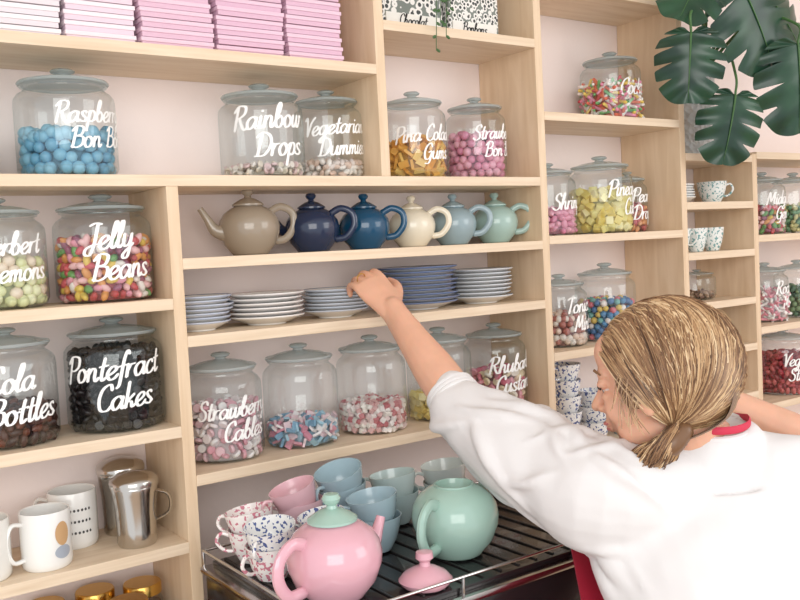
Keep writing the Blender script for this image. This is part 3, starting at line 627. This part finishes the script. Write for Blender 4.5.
for i in range(200):
    a=rng.uniform(-.2,1.0);st=np.array([-.75-.2*a,.75*a,-.35]);q0=CEN+unit(st)*RAD*1.0;q1=knot+np.array([-.03,.02+.05*a,.0]);q2=knot
    P=[HC+HM@(q*S) for q in cat([q0,(q0+q1)/2+np.array([-.012,.005,-.012]),q1,q2],4)];hb.add(tube(P,[.0013]*len(P),4,cap=False),hc[rng.integers(4)])
for i in range(40):
    a=rng.uniform(0,6.28);u=unit(np.array([-.4-.5*rng.random(),math.cos(a),math.sin(a)*.8]));q0=CEN+u*RAD*1.0;tg=unit(ku-u*(ku@u));q1=CEN+unit(u+tg*.3)*RAD*1.07;q2=CEN+unit(u+tg*.6)*RAD*(1.04+.05*rng.random())
    hb.add(tube([HC+HM@(q*S) for q in cat([q0,q1,q2],5)],[.0005]*11,4,cap=False),hc[4])
# wisps at temple and nape
for i in range(30):
    q0=CEN+unit(np.array([.5-.3*rng.random(),-.9,.1-.5*rng.random()]))*RAD;P=[q0,q0+np.array([.008,-.006,-.018]),q0+np.array([.004+.01*rng.normal(),-.010,-.04-.02*rng.random()])]
    hb.add(tube([HC+HM@(q*S) for q in cat(P,4)],[.0006]*9,4,cap=False),hc[rng.integers(2,5)])
K=hp(*knot);tail=[K+HM@V3(-.014,.012,.010),K+HM@V3(.002,-.004,-.004),K+HM@V3(.020,-.010,-.013),K+HM@V3(.040,-.010,-.018),K+HM@V3(.060,-.004,-.024)]
TR=[.018,.021,.018,.013,.004]
hb.add(tube(tail,[x*.88 for x in TR],14,k=5),hc[1])
for i in range(420):
    a=rng.uniform(0,6.28);P=[];wv=rng.uniform(.5,1.3);o2=rng.normal(size=3)*.005
    for j,q in enumerate(tail):
        aa=a+j*wv;o=HM@V3(0,math.cos(aa),math.sin(aa));P.append(q+o*TR[j]*rng.uniform(.9,1.18)+rng.normal(size=3)*.001+o2*(j/4)**2)
    Q=cat(P,4);hb.add(tube(Q,[.0010]*len(Q),5,cap=False),hc[rng.choice(6,p=[.15,.25,.25,.18,.12,.05])])
fix(hb.obj('hair'))
# blouse
cloth=pmat('white_linen',(228,225,224),.9,bump=.15,bscale=16,stretch=(1,1,.5))
bl=MB()
bs=[sec(.74,.20,.13,HIP),sec(.84,.20,.14,HIP),sec(.97,.18,.13,HIP+.04),sec(1.09,.182,.130,-.09),sec(1.18,.190,.122,-.04),sec(1.255,.168,.105,-.015),sec(1.30,.118,.086,-.025),sec(1.352,.070,.068,-.034)]
bl.add(tube([t[0] for t in bs],[t[1] for t in bs],32,side=rb,k=4,cap=False),cloth)
def sleeve(P,R): bl.add(tube(P,R,24,k=5),cloth)
PL=[LS+rb*.09-V3(0,0,.02),LS+V3(0,0,-.015),LS*.72+LE*.28-V3(0,0,.024),LS*.35+LE*.65-V3(0,0,.022),LE-V3(0,0,.004),LE*.9+LW*.1];RL=[.088,.086,.083,.076,.056,.047]
PR=[RS-rb*.09-V3(0,0,.01),RS+V3(0,0,-.012),RS*.5+RE*.5-V3(0,0,.022),RE-V3(0,0,.008),RE*.98+RW*.02];RR=[.082,.072,.060,.048,.045]
sleeve(PL,RL);sleeve(PR,RR)
def folds(P,R,n,seed,amp=.011):
    r0=np.random.default_rng(seed);Z_=cat([np.concatenate([p,[r]]) for p,r in zip(P,R)],8)
    for q in range(n):
        i0=r0.integers(2,len(Z_)-14);ln=r0.integers(8,14);a0=r0.uniform(0,6.28);tw=r0.normal()*.10;pts=[];rs=[]
        for j in range(ln):
            z=Z_[i0+j];tn=unit(Z_[min(i0+j+1,len(Z_)-1)][:3]-Z_[i0+j-1][:3]);s0=unit(np.cross(tn,V3(0,0,1)));b0=np.cross(tn,s0);a=a0+tw*j
            pts.append(z[:3]+(s0*math.cos(a)+b0*math.sin(a))*(z[3]-.002));rs.append(amp*math.sin(math.pi*(j+.7)/(ln+.4))+.001)
        bl.add(tube(pts,rs,8),cloth)
folds(PL,RL,30,3,.012);folds(PR,RR,8,5,.006)
r0=np.random.default_rng(11);BSI=cat([np.concatenate([t[0],t[1]]) for t in bs],8)
for q in range(38):
    a=r0.uniform(math.pi*1.02,math.pi*1.98);i0=int(r0.integers(8,38));ln=int(r0.integers(8,15));tw=(r0.uniform(.02,.07))*(1 if a>math.pi*1.5 else -1);pts=[];rs=[]
    for j in range(ln):
        z=BSI[min(i0+j,len(BSI)-3)];aa=a+tw*j;pts.append(z[:3]+rb*math.cos(aa)*(z[3]-.002)+fb*math.sin(aa)*(z[4]-.002));rs.append(.011*math.sin(math.pi*(j+.7)/(ln+.4))+.001)
    bl.add(tube(pts,rs,8),cloth)
bake(bl,'blouse',.0045,7,cloth,[(.016,.10),(.006,.045)])
mb=MB()
def ring(c,ax,R,r,mat,n=28):
    ax=unit(ax);a=unit(np.cross(ax,V3(.3,.2,1)));b=np.cross(ax,a);P=[c+(a*math.cos(t)+b*math.sin(t))*R for t in np.linspace(0,2*math.pi,n+1)];mb.add(tube(P,[(r,r*1.0)]*len(P),8,cap=False),mat)
for k in range(3):
    ring(LE+(LW-LE)*(.07+.03*k),LW-LE,.0445-.001*k,.005,cloth);ring(RE+(RW-RE)*(.03+.03*k),RW-RE,.0435,.005,cloth)
ring(NB+V3(0,0,.026)+fb*.005,V3(-.1,-.15,1),.062,.006,cloth)
fix(mb.obj('rolled_cuffs_and_collar'))
red=pmat('apron_fabric',(206,52,80),.7)
mb=MB();
P=[NB+rb*.060*math.cos(a)+fb*(.058*math.sin(a)-.002)+V3(0,0,.038+.008*math.sin(a)) for a in np.linspace(-.2,-math.pi+.2,16)]
P=[TC+fb*.10+rb*.07+V3(0,0,-.12)]+[NB+fb*.04+rb*.066+V3(0,0,.03)]+P+[NB+fb*.04-rb*.066+V3(0,0,.03)]+[TC+fb*.10-rb*.07+V3(0,0,-.12)]
mb.add(tube(P,[(.006,.0025)]*len(P),8,side=(0,0,1)),red)
def panel(z0,z1,hw,hd,a0,a1,d0,d1,n=24,m=10):
    V=[]
    for j in range(m+1):
        z=z0+(z1-z0)*j/m;dd=d0+(d1-d0)*j/m
        for i in range(n+1):
            a=a0+(a1-a0)*i/n;V.append(V3(TC[0],TC[1],z)+fb*dd+rb*hw*math.cos(a)+fb*hd*math.sin(a))
    F=[(j*(n+1)+i,j*(n+1)+i+1,(j+1)*(n+1)+i+1,(j+1)*(n+1)+i) for j in range(m) for i in range(n)];return V,F
mb.add(panel(.45,.97,.222,.160,-.15,math.pi+.15,HIP,HIP+.04),red);mb.add(panel(.97,1.17,.225,.158,.4,math.pi-.1,HIP+.04,-.04),red)
mb.add(panel(.955,.985,.205,.152,-math.pi,.2,HIP+.04,HIP+.04),red)
fix(mb.obj('apron'))
tr=MB();tm=pmat('dark_trousers',(48,50,60),.8,bump=.2)
tr.add(tube([HB+V3(0,0,.74),HB+V3(0,0,.86)],[(.175,.12),(.17,.12)],20,side=rb),tm)
for s in(-1,1):
    h=HB+rb*.087*s;tr.add(tube([h+V3(0,0,.8),h+V3(0,0,.6),h+V3(0,0,.4),h+V3(0,0,.11)],[.09,.082,.066,.06],16,k=3),tm)
bake(tr,'trousers',.008,3,tm)
mb=MB()
for s in(-1,1):
    h=HB+rb*.087*s
    mb.add(tube([h+V3(0,0,.05)-fb*.05,h+V3(0,0,.05),h+V3(0,0,.042)+fb*.08,h+V3(0,0,.032)+fb*.15],[(.036,.042),(.04,.045),(.045,.038),(.034,.026)],16,side=rb,k=4),pmat('shoe_leather',(60,50,46),.4))
    mb.add(box(-.045,.045,-.09,.185,.0,.012,.004),pmat('sole',(230,225,220),.6),M=mat4(np.stack([rb,fb,V3(0,0,1)],1),h))
fix(mb.obj('shoes'))
mb=MB();ring(LW+unit(V3(-.08,.74,.6))*.097+V3(-.01,0,0),V3(-.08,.9,.3),.0098,.0011,gold,20);fix(mb.obj('finger_ring'))
# ------------------------------------------------------------------ light
w=bpy.data.worlds.new('World');sc.world=w;w.use_nodes=True;bg=w.node_tree.nodes['Background'];bg.inputs[0].default_value=(.965,.975,1,1);bg.inputs[1].default_value=1.06
def area(name,loc,target,size,power,col):
    l=bpy.data.lights.new(name,'AREA');l.shape='RECTANGLE';l.size=size[0];l.size_y=size[1];l.energy=power;l.color=col;o=bpy.data.objects.new(name,l);COL.objects.link(o);o.location=loc
    o.rotation_euler=(Vector(target)-Vector(loc)).to_track_quat('-Z','Y').to_euler()
area('window_light_left',(-1.5,-3.4,2.2),(.7,0,1.4),(2.4,2.0),58,(1,.98,.95))
area('window_light_right',(2.6,-3.1,2.3),(.8,0,1.4),(2.0,1.8),30,(1,.99,.97))
# ------------------------------------------------------------------ camera
F_=V3(.5741,.8168,-.0566);R_=V3(.8154,-.5766,-.0504);R_-=F_*(R_@F_)/(F_@F_);R_=unit(R_);F_=unit(F_);U_=np.cross(R_,F_)
cd=bpy.data.cameras.new('camera');cd.lens=40.5;cd.sensor_width=36;cam=bpy.data.objects.new('camera',cd);COL.objects.link(cam)
M=Matrix.Identity(4)
for i in range(3): M[i][0]=R_[i];M[i][1]=U_[i];M[i][2]=-F_[i]
M[0][3],M[1][3],M[2][3]=-.5827,-1.5204,1.6503
cam.matrix_world=M;sc.camera=cam
sc.view_settings.view_transform='Standard'
